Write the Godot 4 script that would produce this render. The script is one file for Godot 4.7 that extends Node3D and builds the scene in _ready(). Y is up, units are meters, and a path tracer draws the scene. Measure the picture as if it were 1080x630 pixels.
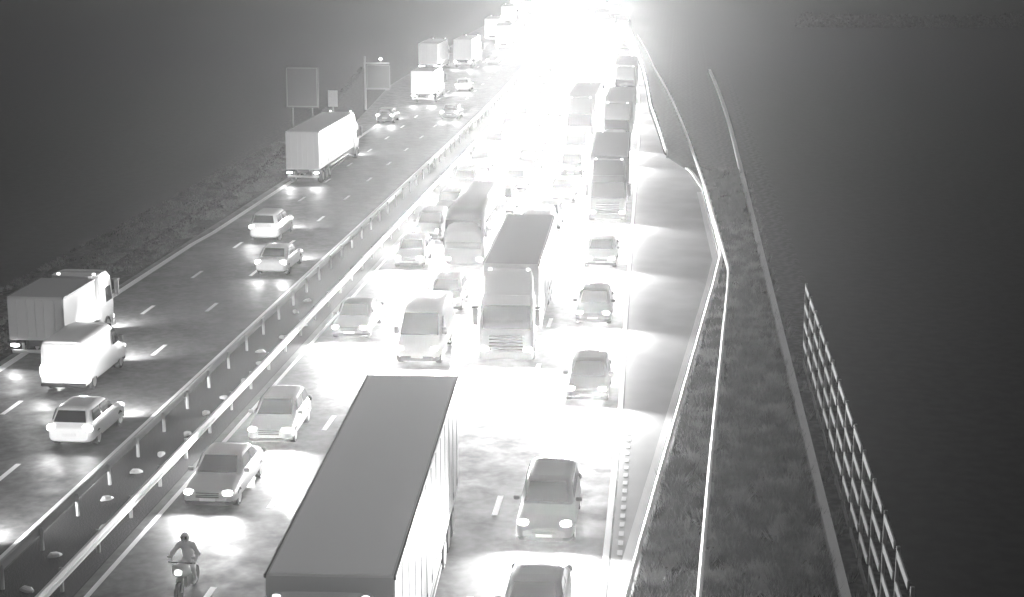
extends Node3D
# A motorway at night seen by a roadside camera: a queue with headlights on the right, free traffic on the left.

const CAM_H := 19.0
var mats := {}
var meshes := {}
var used := {}
var rng := RandomNumberGenerator.new()

# ---------------------------------------------------------------- layout
func bend(d: float) -> float:                       # the road swings left beyond 150 m
	return -1.48e-4 * pow(maxf(d - 150.0, 0.0), 2.0)
func slope_of(d: float) -> float:                   # heading of the road at distance d
	return -2.96e-4 * maxf(d - 150.0, 0.0)
func at(u: float, d: float, y := 0.0) -> Vector3:
	return Vector3(u + bend(d), y, -d)
func lerp_table(t: Array, d: float) -> float:
	if d <= t[0][0]: return t[0][1]
	for k in range(1, t.size()):
		if d <= t[k][0]:
			var f: float = (d - t[k - 1][0]) / (t[k][0] - t[k - 1][0])
			return lerpf(t[k - 1][1], t[k][1], f)
	return t[t.size() - 1][1]
const EDGE := [[40.0, -1.85], [66.0, -2.05], [84.0, -2.4], [110.0, -2.8], [164.0, -3.6], [246.0, -5.0], [320.0, -5.8], [600.0, -6.2]]
const PAVE := [[30.0, -1.6], [44.0, -1.35], [48.0, -1.1], [66.5, 0.3], [90.0, 2.07], [98.0, 2.6], [125.0, 1.9], [134.0, 1.1], [144.0, -1.0], [180.0, -2.9], [246.0, -4.4], [320.0, -5.1], [600.0, -5.5]]
const LEFT_PAVE := [[30.0, -29.9], [140.0, -29.9], [205.0, -34.6], [300.0, -34.6], [380.0, -31.0], [600.0, -31.0]]
const INNER := -17.1
func lane_u(lane: float, d: float) -> float:        # centre of a lane of the right carriageway, 0 beside the barrier
	return lerpf(INNER, lerp_table(EDGE, d), (lane + 0.5) / 4.0)

# ---------------------------------------------------------------- materials
func grey(v: float) -> Color:
	return Color(v, v, v).linear_to_srgb()
func mat(key: String, v: float, rough := 0.6, metal := 0.0, spec := 0.5) -> StandardMaterial3D:
	if mats.has(key): return mats[key]
	var m := StandardMaterial3D.new()
	m.albedo_color = grey(v); m.roughness = rough; m.metallic = metal; m.metallic_specular = spec
	m.resource_name = key
	mats[key] = m
	return m
func lamp(key: String, energy: float) -> StandardMaterial3D:
	if mats.has(key): return mats[key]
	var m := StandardMaterial3D.new()
	m.albedo_color = grey(0.6); m.roughness = 0.2
	m.emission_enabled = true; m.emission = Color(1, 1, 1); m.emission_energy_multiplier = energy
	m.resource_name = key
	mats[key] = m
	return m
func paint(v: float) -> StandardMaterial3D:
	var key := "paint_%d" % roundi(v * 1000.0)
	if mats.has(key): return mats[key]
	var m := mat(key, v, 0.38, 0.0)
	m.clearcoat_enabled = true; m.clearcoat = 0.5; m.clearcoat_roughness = 0.15
	return m
func noise_tex(seed_: int, freq: float, lo: float, hi: float, size := 512, oct := 4, contrast := 1.0) -> ImageTexture:
	var n := FastNoiseLite.new()
	n.seed = seed_; n.frequency = freq; n.fractal_octaves = oct; n.noise_type = FastNoiseLite.TYPE_SIMPLEX
	var im := n.get_seamless_image(size, size)
	im.convert(Image.FORMAT_RGB8)
	for y in size:
		for x in size:
			var t := clampf((im.get_pixel(x, y).r - 0.5) * contrast + 0.5, 0.0, 1.0)
			var c := lerpf(lo, hi, t)
			im.set_pixel(x, y, Color(c, c, c))
	im.generate_mipmaps()
	return ImageTexture.create_from_image(im)
func textured(key: String, v: float, rough: float, spec: float, tex: Texture2D, metres: float, rtex: Texture2D = null) -> StandardMaterial3D:
	var m := mat(key, v, rough, 0.0, spec)
	m.albedo_texture = tex
	m.uv1_triplanar = true; m.uv1_world_triplanar = true
	m.uv1_scale = Vector3.ONE / metres
	if rtex:
		m.roughness_texture = rtex; m.roughness_texture_channel = BaseMaterial3D.TEXTURE_CHANNEL_RED
	return m

# ---------------------------------------------------------------- mesh helpers
func st_new() -> SurfaceTool:
	var st := SurfaceTool.new(); st.begin(Mesh.PRIMITIVE_TRIANGLES); return st
func tri(st: SurfaceTool, a: Vector3, b: Vector3, c: Vector3, centre: Vector3):
	var n := (a - c).cross(a - b)
	if n.dot((a + b + c) / 3.0 - centre) < 0.0:
		var t := b; b = c; c = t
	st.add_vertex(a); st.add_vertex(b); st.add_vertex(c)
func quad(st: SurfaceTool, a: Vector3, b: Vector3, c: Vector3, d: Vector3, centre: Vector3):
	tri(st, a, b, c, centre); tri(st, a, c, d, centre)
func loft(st: SurfaceTool, rings: Array, smooth := true, cap_a := true, cap_b := true):
	st.set_smooth_group(0 if smooth else -1)
	var n: int = rings[0].size()
	var mids: Array = []
	for r in rings:
		var s := Vector3.ZERO
		for p in r: s += p
		mids.append(s / n)
	for k in range(rings.size() - 1):
		var c: Vector3 = (mids[k] + mids[k + 1]) * 0.5
		for i in n:
			var j := (i + 1) % n
			quad(st, rings[k][i], rings[k][j], rings[k + 1][j], rings[k + 1][i], c)
	st.set_smooth_group(-1)
	if rings.size() > 1:
		for side in [[0, 1, cap_a], [rings.size() - 1, rings.size() - 2, cap_b]]:
			if side[2]:
				for i in n:
					tri(st, mids[side[0]], rings[side[0]][i], rings[side[0]][(i + 1) % n], mids[side[1]] + (mids[side[1]] - mids[side[0]]) * 3.0)
func ring_z(z: float, hw: float, y0: float, y1: float, e := 5.0, n := 16, tuck := 1.0) -> Array:
	var r: Array = []                                # a rounded section across the length of a vehicle
	for i in n:
		var a := TAU * (i + 0.5) / n
		var x := signf(cos(a)) * pow(absf(cos(a)), 2.0 / e)
		var y := signf(sin(a)) * pow(absf(sin(a)), 2.0 / e)
		r.append(Vector3(x * hw * (lerpf(1.0, tuck, maxf(y, 0.0))), lerpf(y0, y1, y * 0.5 + 0.5), z))
	return r
func ring_y(y: float, hw: float, z0: float, z1: float, e := 6.0, n := 20) -> Array:
	var r: Array = []
	for i in n:
		var a := TAU * (i + 0.5) / n
		var x := signf(cos(a)) * pow(absf(cos(a)), 2.0 / e)
		var z := signf(sin(a)) * pow(absf(sin(a)), 2.0 / e)
		r.append(Vector3(x * hw, y, lerpf(z0, z1, z * 0.5 + 0.5)))
	return r
func box(st: SurfaceTool, c: Vector3, s: Vector3, bevel := 0.0):
	var h := s * 0.5
	st.set_smooth_group(-1)
	if bevel <= 0.0:
		var p: Array = []
		for k in 8: p.append(c + Vector3(h.x * (1 if k & 1 else -1), h.y * (1 if k & 2 else -1), h.z * (1 if k & 4 else -1)))
		for f in [[0, 1, 3, 2], [4, 5, 7, 6], [0, 1, 5, 4], [2, 3, 7, 6], [0, 2, 6, 4], [1, 3, 7, 5]]:
			quad(st, p[f[0]], p[f[1]], p[f[2]], p[f[3]], c)
		return
	var rings: Array = []
	for k in [[-h.y, bevel], [-h.y + bevel, 0.0], [h.y - bevel, 0.0], [h.y, bevel]]:
		var x: float = h.x - k[1]; var z: float = h.z - k[1]; var b := bevel
		rings.append([c + Vector3(x - b, k[0], z), c + Vector3(x, k[0], z - b), c + Vector3(x, k[0], -z + b), c + Vector3(x - b, k[0], -z), c + Vector3(-x + b, k[0], -z), c + Vector3(-x, k[0], -z + b), c + Vector3(-x, k[0], z - b), c + Vector3(-x + b, k[0], z)])
	loft(st, rings, false)
func tube(st: SurfaceTool, a: Vector3, b: Vector3, ra: float, rb: float, n := 8):
	var ax := (b - a).normalized()
	var up := Vector3.UP if absf(ax.y) < 0.9 else Vector3.RIGHT
	var u := ax.cross(up).normalized(); var v := ax.cross(u)
	var r0: Array = []; var r1: Array = []
	for i in n:
		var t := TAU * i / n
		var o := u * cos(t) + v * sin(t)
		r0.append(a + o * ra); r1.append(b + o * rb)
	loft(st, [r0, r1])
func panel(st: SurfaceTool, p: Array, proud: float, centre: Vector3, thick := 0.012):
	# a thin four-cornered pane lying proud of a surface, with edges of its own
	var n: Vector3 = ((p[0] - p[2]) as Vector3).cross(p[1] - p[3]).normalized()
	var mid: Vector3 = (p[0] + p[1] + p[2] + p[3]) / 4.0
	if n.dot(mid - centre) < 0.0: n = -n
	var q: Array = []; var r: Array = []
	for k in p: q.append(k + n * proud); r.append(k + n * (proud - thick))
	var inner := mid - n * 0.5
	st.set_smooth_group(-1)
	quad(st, q[0], q[1], q[2], q[3], inner)
	for k in 4: quad(st, q[k], q[(k + 1) % 4], r[(k + 1) % 4], r[k], mid - n * thick)
func done(st: SurfaceTool) -> ArrayMesh:
	st.generate_normals(); return st.commit()
func cached(key: String, maker: Callable) -> Mesh:
	if not meshes.has(key): meshes[key] = maker.call()
	return meshes[key]
func part(called: String, m: Mesh, material: Material, parent: Node, pos := Vector3.ZERO, rot := Vector3.ZERO) -> MeshInstance3D:
	var o := MeshInstance3D.new()
	o.mesh = m; o.material_override = material; o.name = called
	o.position = pos; o.rotation = rot
	o.cast_shadow = GeometryInstance3D.SHADOW_CASTING_SETTING_ON
	parent.add_child(o, true)
	if o.name != called:
		var k := 1
		while parent.has_node("%s_%03d" % [called, k]): k += 1
		o.name = "%s_%03d" % [called, k]
	return o
func numbered(called: String) -> String:
	used[called] = used.get(called, -1) + 1
	return called if used[called] == 0 else "%s_%03d" % [called, used[called]]
func tag(o: Node, label: String, category: String, group := ""):
	o.set_meta("label", label); o.set_meta("category", category)
	if group: o.set_meta("group", group)
func thing(called: String, label: String, category: String, pos := Vector3.ZERO, turn := 0.0, group := "") -> Node3D:
	var o := Node3D.new()
	o.name = numbered(called); add_child(o)
	o.position = pos; o.rotation.y = turn
	tag(o, label, category, group)
	return o
func struct(called: String, m: Mesh, material: Material) -> MeshInstance3D:
	var o := part(numbered(called), m, material, self)
	o.set_meta("kind", "structure")
	return o

# ---------------------------------------------------------------- vehicles (front towards +z, base at y = 0)
var head_energy := 92.0
func beam(parent: Node3D, pos: Vector3, energy: float, dirn := 1.0, cone := 78.0, size := 0.07, dip := 2.0):
	var l := SpotLight3D.new()
	l.name = "beam"; l.light_energy = energy; l.spot_angle = cone; l.spot_range = 400.0; l.spot_attenuation = 2.0
	l.spot_angle_attenuation = 1.0
	l.light_size = size; l.shadow_enabled = true
	l.position = pos
	l.rotation = Vector3(deg_to_rad(-dip), PI if dirn > 0.0 else 0.0, 0)
	parent.add_child(l, true)
func lens_mesh(key: String, sx: float, sy: float, sz: float) -> Mesh:
	return cached(key, func():
		var st := st_new()
		var rings: Array = []
		for k in [[-1.0, 0.7], [-0.3, 1.0], [0.4, 0.93], [0.8, 0.65], [1.0, 0.3]]:
			var r: Array = []
			for i in 12:
				var a := TAU * i / 12.0
				r.append(Vector3(signf(cos(a)) * pow(absf(cos(a)), 0.7) * sx * 0.5 * k[1], signf(sin(a)) * pow(absf(sin(a)), 0.7) * sy * 0.5 * k[1], sz * 0.5 * k[0]))
			rings.append(r)
		loft(st, rings)
		return done(st))
func wheel(t: Node3D, pos: Vector3, r: float, w: float):
	var tyre := cached("tyre_%d_%d" % [roundi(r * 100), roundi(w * 100)], func():
		var st := st_new(); var rings: Array = []
		for k in [[-0.5, 0.72], [-0.5, 0.93], [-0.36, 1.0], [0.36, 1.0], [0.5, 0.93], [0.5, 0.72]]:
			var g: Array = []
			for i in 18: g.append(Vector3(w * k[0], sin(TAU * i / 18.0) * r * k[1], cos(TAU * i / 18.0) * r * k[1]))
			rings.append(g)
		loft(st, rings)
		return done(st))
	var rim := cached("rim_%d_%d" % [roundi(r * 100), roundi(w * 100)], func():
		var st := st_new(); var rings: Array = []
		for k in [[-0.53, 0.66], [-0.44, 0.2], [0.44, 0.2], [0.53, 0.66]]:
			var g: Array = []
			for i in 12: g.append(Vector3(w * k[0], sin(TAU * i / 12.0) * r * k[1], cos(TAU * i / 12.0) * r * k[1]))
			rings.append(g)
		loft(st, rings, false)
		return done(st))
	var o := part("wheel", tyre, mat("rubber", 0.02, 0.85), t, pos + Vector3(0, r, 0))
	part("rim", rim, mat("alloy", 0.45, 0.35, 0.8), o)

# kinds of car: L, W, belt height, roof height, bonnet start, windscreen base/top, rear window base/top (z from the middle)
const CARS := {
	"hatch": {"L": 4.1, "W": 1.76, "belt": 0.95, "roof": 1.47, "nose": 0.80, "ws0": 1.05, "ws1": 0.25, "rw0": -1.98, "rw1": -1.55, "tail": 0.98},
	"saloon": {"L": 4.6, "W": 1.82, "belt": 0.93, "roof": 1.44, "nose": 0.78, "ws0": 1.10, "ws1": 0.30, "rw0": -1.75, "rw1": -0.95, "tail": 0.95},
	"suv": {"L": 4.6, "W": 1.88, "belt": 1.08, "roof": 1.70, "nose": 0.95, "ws0": 1.15, "ws1": 0.50, "rw0": -2.22, "rw1": -1.90, "tail": 1.08},
}
func car(kind: String, called: String, label: String, group: String, pos: Vector3, turn: float, tone: float, full: bool, lights: String, energy := 1.0) -> Node3D:
	var c: Dictionary = CARS[kind]
	var L: float = c.L; var hw: float = c.W * 0.5; var belt: float = c.belt; var roof: float = c.roof
	var t := thing(called, label, "car", pos, turn, group)
	var body := cached("body_" + kind, func():
		var st := st_new()
		loft(st, [ring_z(L / 2, hw * 0.70, 0.36, 0.60), ring_z(L / 2 - 0.06, hw * 0.84, 0.27, 0.68), ring_z(L / 2 - 0.22, hw * 0.94, 0.22, c.nose - 0.06), ring_z(L / 2 - 0.55, hw, 0.20, c.nose, 5.0, 16, 0.93), ring_z(c.ws0 + 0.05, hw, 0.2, belt - 0.02, 5.0, 16, 0.92),
			ring_z(0.0, hw, 0.2, belt + 0.02, 5.0, 16, 0.93), ring_z(-L * 0.36, hw, 0.22, belt + 0.04, 5.0, 16, 0.92), ring_z(-L / 2 + 0.22, hw * 0.97, 0.24, c.tail + 0.02, 5.0, 16, 0.9), ring_z(-L / 2 + 0.05, hw * 0.88, 0.30, c.tail - 0.06), ring_z(-L / 2, hw * 0.80, 0.36, c.tail - 0.16)])
		return done(st))
	part("body", body, paint(tone), t)
	var b0 := belt - 0.06
	var cabin := cached("cabin_" + kind, func():
		var st := st_new()
		loft(st, [ring_y(b0, hw * 0.92, c.rw0, c.ws0), ring_y(lerpf(b0, roof, 0.86), hw * 0.77, lerpf(c.rw0, c.rw1, 0.86), lerpf(c.ws0, c.ws1, 0.86)), ring_y(roof - 0.02, hw * 0.70, c.rw1 + 0.03, c.ws1 - 0.03), ring_y(roof + 0.012, hw * 0.52, c.rw1 + 0.3, c.ws1 - 0.3)], true, false, true)
		return done(st))
	part("roof", cabin, paint(tone), t)
	var glass := mat("dark_glass", 0.012, 0.06, 0.0, 0.6)
	var on := func(fx: float, fy: float, front: bool) -> Vector3:   # a point on the front or rear of the cabin
		var y := lerpf(b0, roof, fy)
		var w := lerpf(hw * 0.92, hw * 0.745, fy)
		var z: float = lerpf(c.ws0, c.ws1, fy) if front else lerpf(c.rw0, c.rw1, fy)
		return Vector3(w * fx, y, z)
	var mid := Vector3(0, (belt + roof) / 2, (c.ws1 + c.rw1) / 2)
	part("windscreen", cached("ws_" + kind, func():
		var st := st_new()
		panel(st, [on.call(-0.84, 0.14, true), on.call(0.84, 0.14, true), on.call(0.80, 0.88, true), on.call(-0.80, 0.88, true)], 0.02, mid)
		return done(st)), glass, t)
	var zf := L / 2
	if full:
		part("rear_window", cached("rw_" + kind, func():
			var st := st_new()
			panel(st, [on.call(-0.80, 0.22, false), on.call(0.80, 0.22, false), on.call(0.76, 0.86, false), on.call(-0.76, 0.86, false)], 0.02, mid)
			return done(st)), glass, t)
		for s in [-1.0, 1.0]:
			for w in [[0.10, 0.52], [0.56, 0.90]]:
				part("side_window", cached("sw_%s_%d_%d" % [kind, int(s), int(w[0] * 100)], func():
					var st := st_new()
					var q: Array = []
					for e in [[w[0], 0.2], [w[1], 0.2], [w[1], 0.84], [w[0], 0.84]]:
						var z := lerpf(lerpf(c.ws0, c.ws1, e[1]), lerpf(c.rw0, c.rw1, e[1]), e[0])
						q.append(Vector3(s * lerpf(hw * 0.92, hw * 0.765, e[1]), lerpf(b0, roof, e[1]), z))
					panel(st, q, 0.012, mid)
					return done(st)), glass, t)
			part("mirror", cached("mirror", func():
				var st := st_new(); box(st, Vector3.ZERO, Vector3(0.2, 0.14, 0.1), 0.025); return done(st)), paint(tone), t, Vector3(s * (hw + 0.06), belt + 0.06, c.ws0 - 0.35))
			for z in [L * 0.5 - 0.82, -L * 0.5 + 0.82]:
				wheel(t, Vector3(s * (hw - 0.13), 0, z), 0.32, 0.22)
		part("number_plate", cached("plate", func():
			var st := st_new(); box(st, Vector3.ZERO, Vector3(0.52, 0.11, 0.03)); return done(st)), mat("plate", 0.7, 0.4), t, Vector3(0, 0.42, zf + 0.005))
		part("number_plate", meshes["plate"], mats["plate"], t, Vector3(0, 0.58, -zf - 0.005))
		part("grille", cached("grille_" + kind, func():
			var st := st_new()
			for k in 3: box(st, Vector3(0, 0.52 + 0.06 * k, zf - 0.02 * k), Vector3(0.78, 0.03, 0.05))
			return done(st)), mat("black_trim", 0.02, 0.5), t)
		part("bumper", cached("bumper_" + kind, func():
			var st := st_new()
			loft(st, [ring_z(zf - 0.3, hw * 0.965, 0.2, 0.40), ring_z(zf - 0.08, hw * 0.87, 0.22, 0.40), ring_z(zf + 0.03, hw * 0.66, 0.25, 0.38)])
			return done(st)), mat("black_trim", 0.02, 0.5), t)
	for s in [-1.0, 1.0]:
		var hp := Vector3(s * hw * 0.72, c.nose - 0.15, zf - 0.13)
		var o := part("headlight", lens_mesh("head_lens", 0.36, 0.19, 0.26), lamp("headlamp_glow", 9.0) if lights != "off" else mat("lens", 0.5, 0.1), t, hp, Vector3(0, s * 0.3, 0))
		o.name = "headlight" if s < 0 else "headlight_001"
		if lights != "off":
			beam(t, hp + Vector3(0, 0.0, 0.20), head_energy * energy * (0.35 if lights == "rear" else 1.0))
		if full or lights == "rear":
			var tp := Vector3(s * hw * 0.76, c.tail - 0.16, -zf + 0.10)
			part("tail_light", lens_mesh("tail_lens", 0.42, 0.25, 0.2), lamp("tail_glow", 11.0) if lights == "rear" else mat("tail_lens_dark", 0.08, 0.2), t, tp, Vector3(0, PI, 0))
			if lights == "rear": beam(t, tp + Vector3(0, 0, -0.16), tail_energy, -1.0, 70.0, 0.1, 0.0)
	return t
var tail_energy := 5.0

func van(called: String, label: String, group: String, pos: Vector3, turn: float, tone: float, full: bool, lights: String, energy := 1.0) -> Node3D:
	var t := thing(called, label, "van", pos, turn, group)
	var L := 5.4; var hw := 0.99; var zf := L / 2
	part("body", cached("van_body", func():
		var st := st_new()
		loft(st, [ring_z(zf, hw * 0.78, 0.38, 0.72), ring_z(zf - 0.08, hw * 0.90, 0.3, 0.92), ring_z(zf - 0.3, hw * 0.98, 0.27, 1.08), ring_z(zf - 0.78, hw, 0.27, 1.24, 6.0, 16, 0.95), ring_z(zf - 1.62, hw, 0.27, 2.18, 7.0, 16, 0.86), ring_z(zf - 1.95, hw, 0.27, 2.30, 8.0, 16, 0.88),
			ring_z(0.0, hw, 0.27, 2.34, 9.0, 16, 0.90), ring_z(-zf + 0.12, hw, 0.28, 2.32, 9.0, 16, 0.89), ring_z(-zf, hw * 0.97, 0.32, 2.26, 9.0, 16, 0.89)])
		return done(st)), paint(tone), t)
	var glass := mat("dark_glass", 0.012, 0.06, 0.0, 0.6)
	part("windscreen", cached("van_ws", func():
		var st := st_new()
		panel(st, [Vector3(-0.86, 1.30, zf - 0.80), Vector3(0.86, 1.30, zf - 0.80), Vector3(0.76, 2.12, zf - 1.54), Vector3(-0.76, 2.12, zf - 1.54)], 0.045, Vector3(0, 1.2, -1), 0.06)
		return done(st)), glass, t)
	if full:
		for s in [-1.0, 1.0]:
			part("side_window", cached("van_sw%d" % int(s), func():
				var st := st_new()
				panel(st, [Vector3(s * 0.985, 1.32, zf - 1.15), Vector3(s * 0.985, 1.32, zf - 2.0), Vector3(s * 0.93, 1.98, zf - 2.0), Vector3(s * 0.93, 1.98, zf - 1.6)], 0.012, Vector3(0, 1.5, 0))
				return done(st)), glass, t)
			part("mirror", cached("van_mirror", func():
				var st := st_new(); box(st, Vector3.ZERO, Vector3(0.2, 0.32, 0.12), 0.03); return done(st)), mat("black_trim", 0.02, 0.5), t, Vector3(s * 1.08, 1.42, zf - 1.15))
			for z in [zf - 0.95, -zf + 1.0]: wheel(t, Vector3(s * 0.85, 0, z), 0.34, 0.24)
			part("rear_door", cached("van_door", func():
				var st := st_new(); box(st, Vector3.ZERO, Vector3(0.80, 1.72, 0.05), 0.015); return done(st)), paint(tone), t, Vector3(s * 0.415, 1.3, -zf - 0.012))
		part("bumper", cached("van_bumper", func():
			var st := st_new(); loft(st, [ring_z(zf - 0.35, hw * 0.99, 0.25, 0.55), ring_z(zf - 0.06, hw * 0.9, 0.27, 0.55), ring_z(zf + 0.03, hw * 0.7, 0.3, 0.5)]); return done(st)), mat("black_trim", 0.02, 0.5), t)
		part("rear_bumper", cached("van_rbumper", func():
			var st := st_new(); box(st, Vector3(0, 0.42, -zf - 0.03), Vector3(1.9, 0.16, 0.16), 0.03); return done(st)), mat("black_trim", 0.02, 0.5), t)
		part("number_plate", cached("plate", func():
			var st := st_new(); box(st, Vector3.ZERO, Vector3(0.52, 0.11, 0.03)); return done(st)), mat("plate", 0.7, 0.4), t, Vector3(0, 0.5, zf + 0.03))
	for s in [-1.0, 1.0]:
		var hp := Vector3(s * 0.76, 0.84, zf - 0.13)
		part("headlight", lens_mesh("head_lens", 0.36, 0.19, 0.26), lamp("headlamp_glow", 9.0), t, hp, Vector3(0, s * 0.3, 0))
		beam(t, hp + Vector3(0, 0, 0.2), head_energy * energy * (0.35 if lights == "rear" else 1.0))
		if full or lights == "rear":
			var tp := Vector3(s * 0.90, 0.98, -zf + 0.0)
			part("tail_light", lens_mesh("van_tail_lens", 0.16, 0.55, 0.12), lamp("tail_glow", 11.0) if lights == "rear" else mat("tail_lens_dark", 0.08, 0.2), t, tp, Vector3(0, PI, 0))
			if lights == "rear": beam(t, tp + Vector3(0, 0, -0.12), tail_energy, -1.0, 70.0, 0.12, 0.0)
	return t

func lorry(called: String, label: String, group: String, pos: Vector3, turn: float, tone: float, roof_tone: float, cab_tone: float, length: float, h: float, full: bool, lights: String, energy := 1.0) -> Node3D:
	# an articulated or rigid lorry: cab at +z, box body behind; its front is at z = length / 2
	var t := thing(called, label, "lorry", pos, turn, group)
	var hw := 1.275; var zf := length / 2; var box_l := length - 2.9; var key := "%d_%d" % [roundi(length * 10), roundi(h * 10)]
	var zb := -zf + box_l / 2
	var side := mat("body_side_%d" % roundi(tone * 1000), tone, 0.32)
	part("box_body", cached("lorry_box" + key, func():
		var st := st_new(); box(st, Vector3(0, (1.15 + h) / 2, zb), Vector3(hw * 2, h - 1.15, box_l), 0.03); return done(st)), side, t)
	part("roof", cached("lorry_roof" + key, func():
		var st := st_new(); box(st, Vector3(0, h + 0.008, zb), Vector3(hw * 2 - 0.14, 0.02, box_l - 0.14))
		return done(st)), mat("lorry_roof_%d" % roundi(roof_tone * 1000), roof_tone, 0.55), t)
	part("chassis", cached("lorry_chassis" + key, func():
		var st := st_new(); box(st, Vector3(0, 0.98, -0.3), Vector3(0.9, 0.3, length - 1.0)); return done(st)), mat("black_trim", 0.02, 0.5), t)
	var cab_top := 3.05
	var zc := zf
	part("cab", cached("lorry_cab", func():
		var st := st_new()
		loft(st, [ring_y(0.42, 1.18, -2.15, 0.0, 8.0), ring_y(1.35, 1.23, -2.2, 0.0, 8.0), ring_y(1.55, 1.23, -2.2, -0.02, 8.0), ring_y(2.75, 1.18, -2.2, -0.24, 8.0), ring_y(cab_top, 1.08, -2.15, -0.5, 7.0)])
		return done(st)), paint(cab_tone), t, Vector3(0, 0, zc))
	part("roof_deflector", cached("lorry_deflector" + key, func():
		var st := st_new()
		loft(st, [ring_y(cab_top - 0.06, 1.1, -2.18, -0.55, 6.0), ring_y(lerpf(cab_top, h, 0.6), 1.08, -2.2, -1.05, 6.0), ring_y(h - 0.08, 0.98, -2.2, -1.6, 6.0)])
		return done(st)), paint(cab_tone), t, Vector3(0, 0, zc))
	var glass := mat("dark_glass", 0.012, 0.06, 0.0, 0.6)
	part("windscreen", cached("lorry_ws", func():
		var st := st_new()
		panel(st, [Vector3(-1.08, 1.62, -0.03), Vector3(1.08, 1.62, -0.03), Vector3(1.03, 2.66, -0.225), Vector3(-1.03, 2.66, -0.225)], 0.02, Vector3(0, 2, -2), 0.05)
		return done(st)), glass, t, Vector3(0, 0, zc))
	if full:
		part("grille", cached("lorry_grille", func():
			var st := st_new()
			for k in 5: box(st, Vector3(0, 0.72 + 0.15 * k, 0.02), Vector3(1.5, 0.08, 0.06), 0.015)
			return done(st)), mat("black_trim", 0.02, 0.5), t, Vector3(0, 0, zc))
		part("bumper", cached("lorry_bumper", func():
			var st := st_new(); box(st, Vector3(0, 0.46, -0.1), Vector3(2.42, 0.36, 0.36), 0.06); return done(st)), paint(cab_tone), t, Vector3(0, 0, zc))
		for s in [-1.0, 1.0]:
			part("mirror", cached("lorry_mirror", func():
				var st := st_new(); box(st, Vector3.ZERO, Vector3(0.22, 0.75, 0.14), 0.03); box(st, Vector3(0, 0.42, -0.1), Vector3(0.3, 0.05, 0.3)); return done(st)), mat("black_trim", 0.02, 0.5), t, Vector3(s * 1.38, 2.15, zc - 0.2))
			part("side_window", cached("lorry_sw%d" % int(s), func():
				var st := st_new()
				panel(st, [Vector3(s * 1.21, 1.65, -0.45), Vector3(s * 1.21, 1.65, -1.3), Vector3(s * 1.165, 2.5, -1.3), Vector3(s * 1.165, 2.5, -0.55)], 0.02, Vector3(0, 2, -1))
				return done(st)), glass, t, Vector3(0, 0, zc))
			var zs: Array = [zf - 1.2, -zf + 1.5, -zf + 2.8, -zf + 4.1] if length > 12.0 else [zf - 1.2, -zf + 2.2]
			for z in zs: wheel(t, Vector3(s * 1.05, 0, z), 0.5, 0.34)
			part("side_guard", cached("lorry_guard" + key + str(s), func():
				var st := st_new()
				for k in 2: box(st, Vector3(s * 1.22, 0.6 + 0.3 * k, -0.2), Vector3(0.04, 0.12, length * 0.42))
				return done(st)), mat("alloy", 0.45, 0.35, 0.8), t)
			part("rear_door", cached("lorry_door" + key, func():
				var st := st_new(); box(st, Vector3.ZERO, Vector3(1.2, h - 1.35, 0.05), 0.012)
				for k in 2: tube(st, Vector3(-0.25 + 0.5 * k, -(h - 1.4) / 2, -0.045), Vector3(-0.25 + 0.5 * k, (h - 1.4) / 2, -0.045), 0.02, 0.02, 6)
				return done(st)), side, t, Vector3(s * 0.62, (1.2 + h) / 2, -zf - 0.018))
		for s in [-1.0, 1.0]:
			if length > 12.0:
				for k in int(box_l / 1.3):
					part("strap", cached("lorry_strap" + key, func():
						var st := st_new(); box(st, Vector3.ZERO, Vector3(0.016, h - 1.5, 0.05)); box(st, Vector3(0, -(h - 1.5) / 2 + 0.15, 0), Vector3(0.04, 0.16, 0.09), 0.01); return done(st)), mat("strap", 0.26, 0.7), t, Vector3(s * (hw + 0.006), (1.2 + h) / 2, zb - box_l / 2 + 0.7 + 1.3 * k))
			part("edge_rail", cached("lorry_rail" + key, func():
				var st := st_new(); box(st, Vector3.ZERO, Vector3(0.05, 0.1, box_l + 0.02), 0.012); return done(st)), mat("dark_rail", 0.10, 0.5, 0.4), t, Vector3(s * (hw + 0.004), h - 0.03, zb))
	for s in [-1.0, 1.0]:
		var hp := Vector3(s * 0.95, 0.72, zf - 0.02)
		part("headlight", lens_mesh("lorry_lens", 0.40, 0.22, 0.16), lamp("headlamp_glow", 9.0), t, hp)
		beam(t, hp + Vector3(0, 0, 0.16), head_energy * energy * (0.35 if lights == "rear" else 1.0))
		part("marker_light", lens_mesh("marker_lens", 0.16, 0.10, 0.10), lamp("marker_glow", 5.0), t, Vector3(s * 0.85, h - 0.02, zf - 1.75 if full else zf - 1.75))
		if lights == "rear":
			var tp := Vector3(s * 1.02, 0.92, -zf - 0.03)
			part("tail_light", lens_mesh("lorry_tail_lens", 0.42, 0.16, 0.10), lamp("tail_glow", 11.0), t, tp, Vector3(0, PI, 0))
			beam(t, tp + Vector3(0, 0, -0.12), tail_energy * 1.3, -1.0, 75.0, 0.12, 0.0)
	if lights == "rear":
		part("rear_bumper", cached("lorry_under", func():
			var st := st_new(); box(st, Vector3(0, 0.62, 0), Vector3(2.4, 0.16, 0.1), 0.02)
			for s in [-0.7, 0.7]: box(st, Vector3(s, 0.83, 0.03), Vector3(0.1, 0.32, 0.06))
			return done(st)), mat("alloy", 0.45, 0.35, 0.8), t, Vector3(0, 0, -zf + 0.1))
	return t

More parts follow.
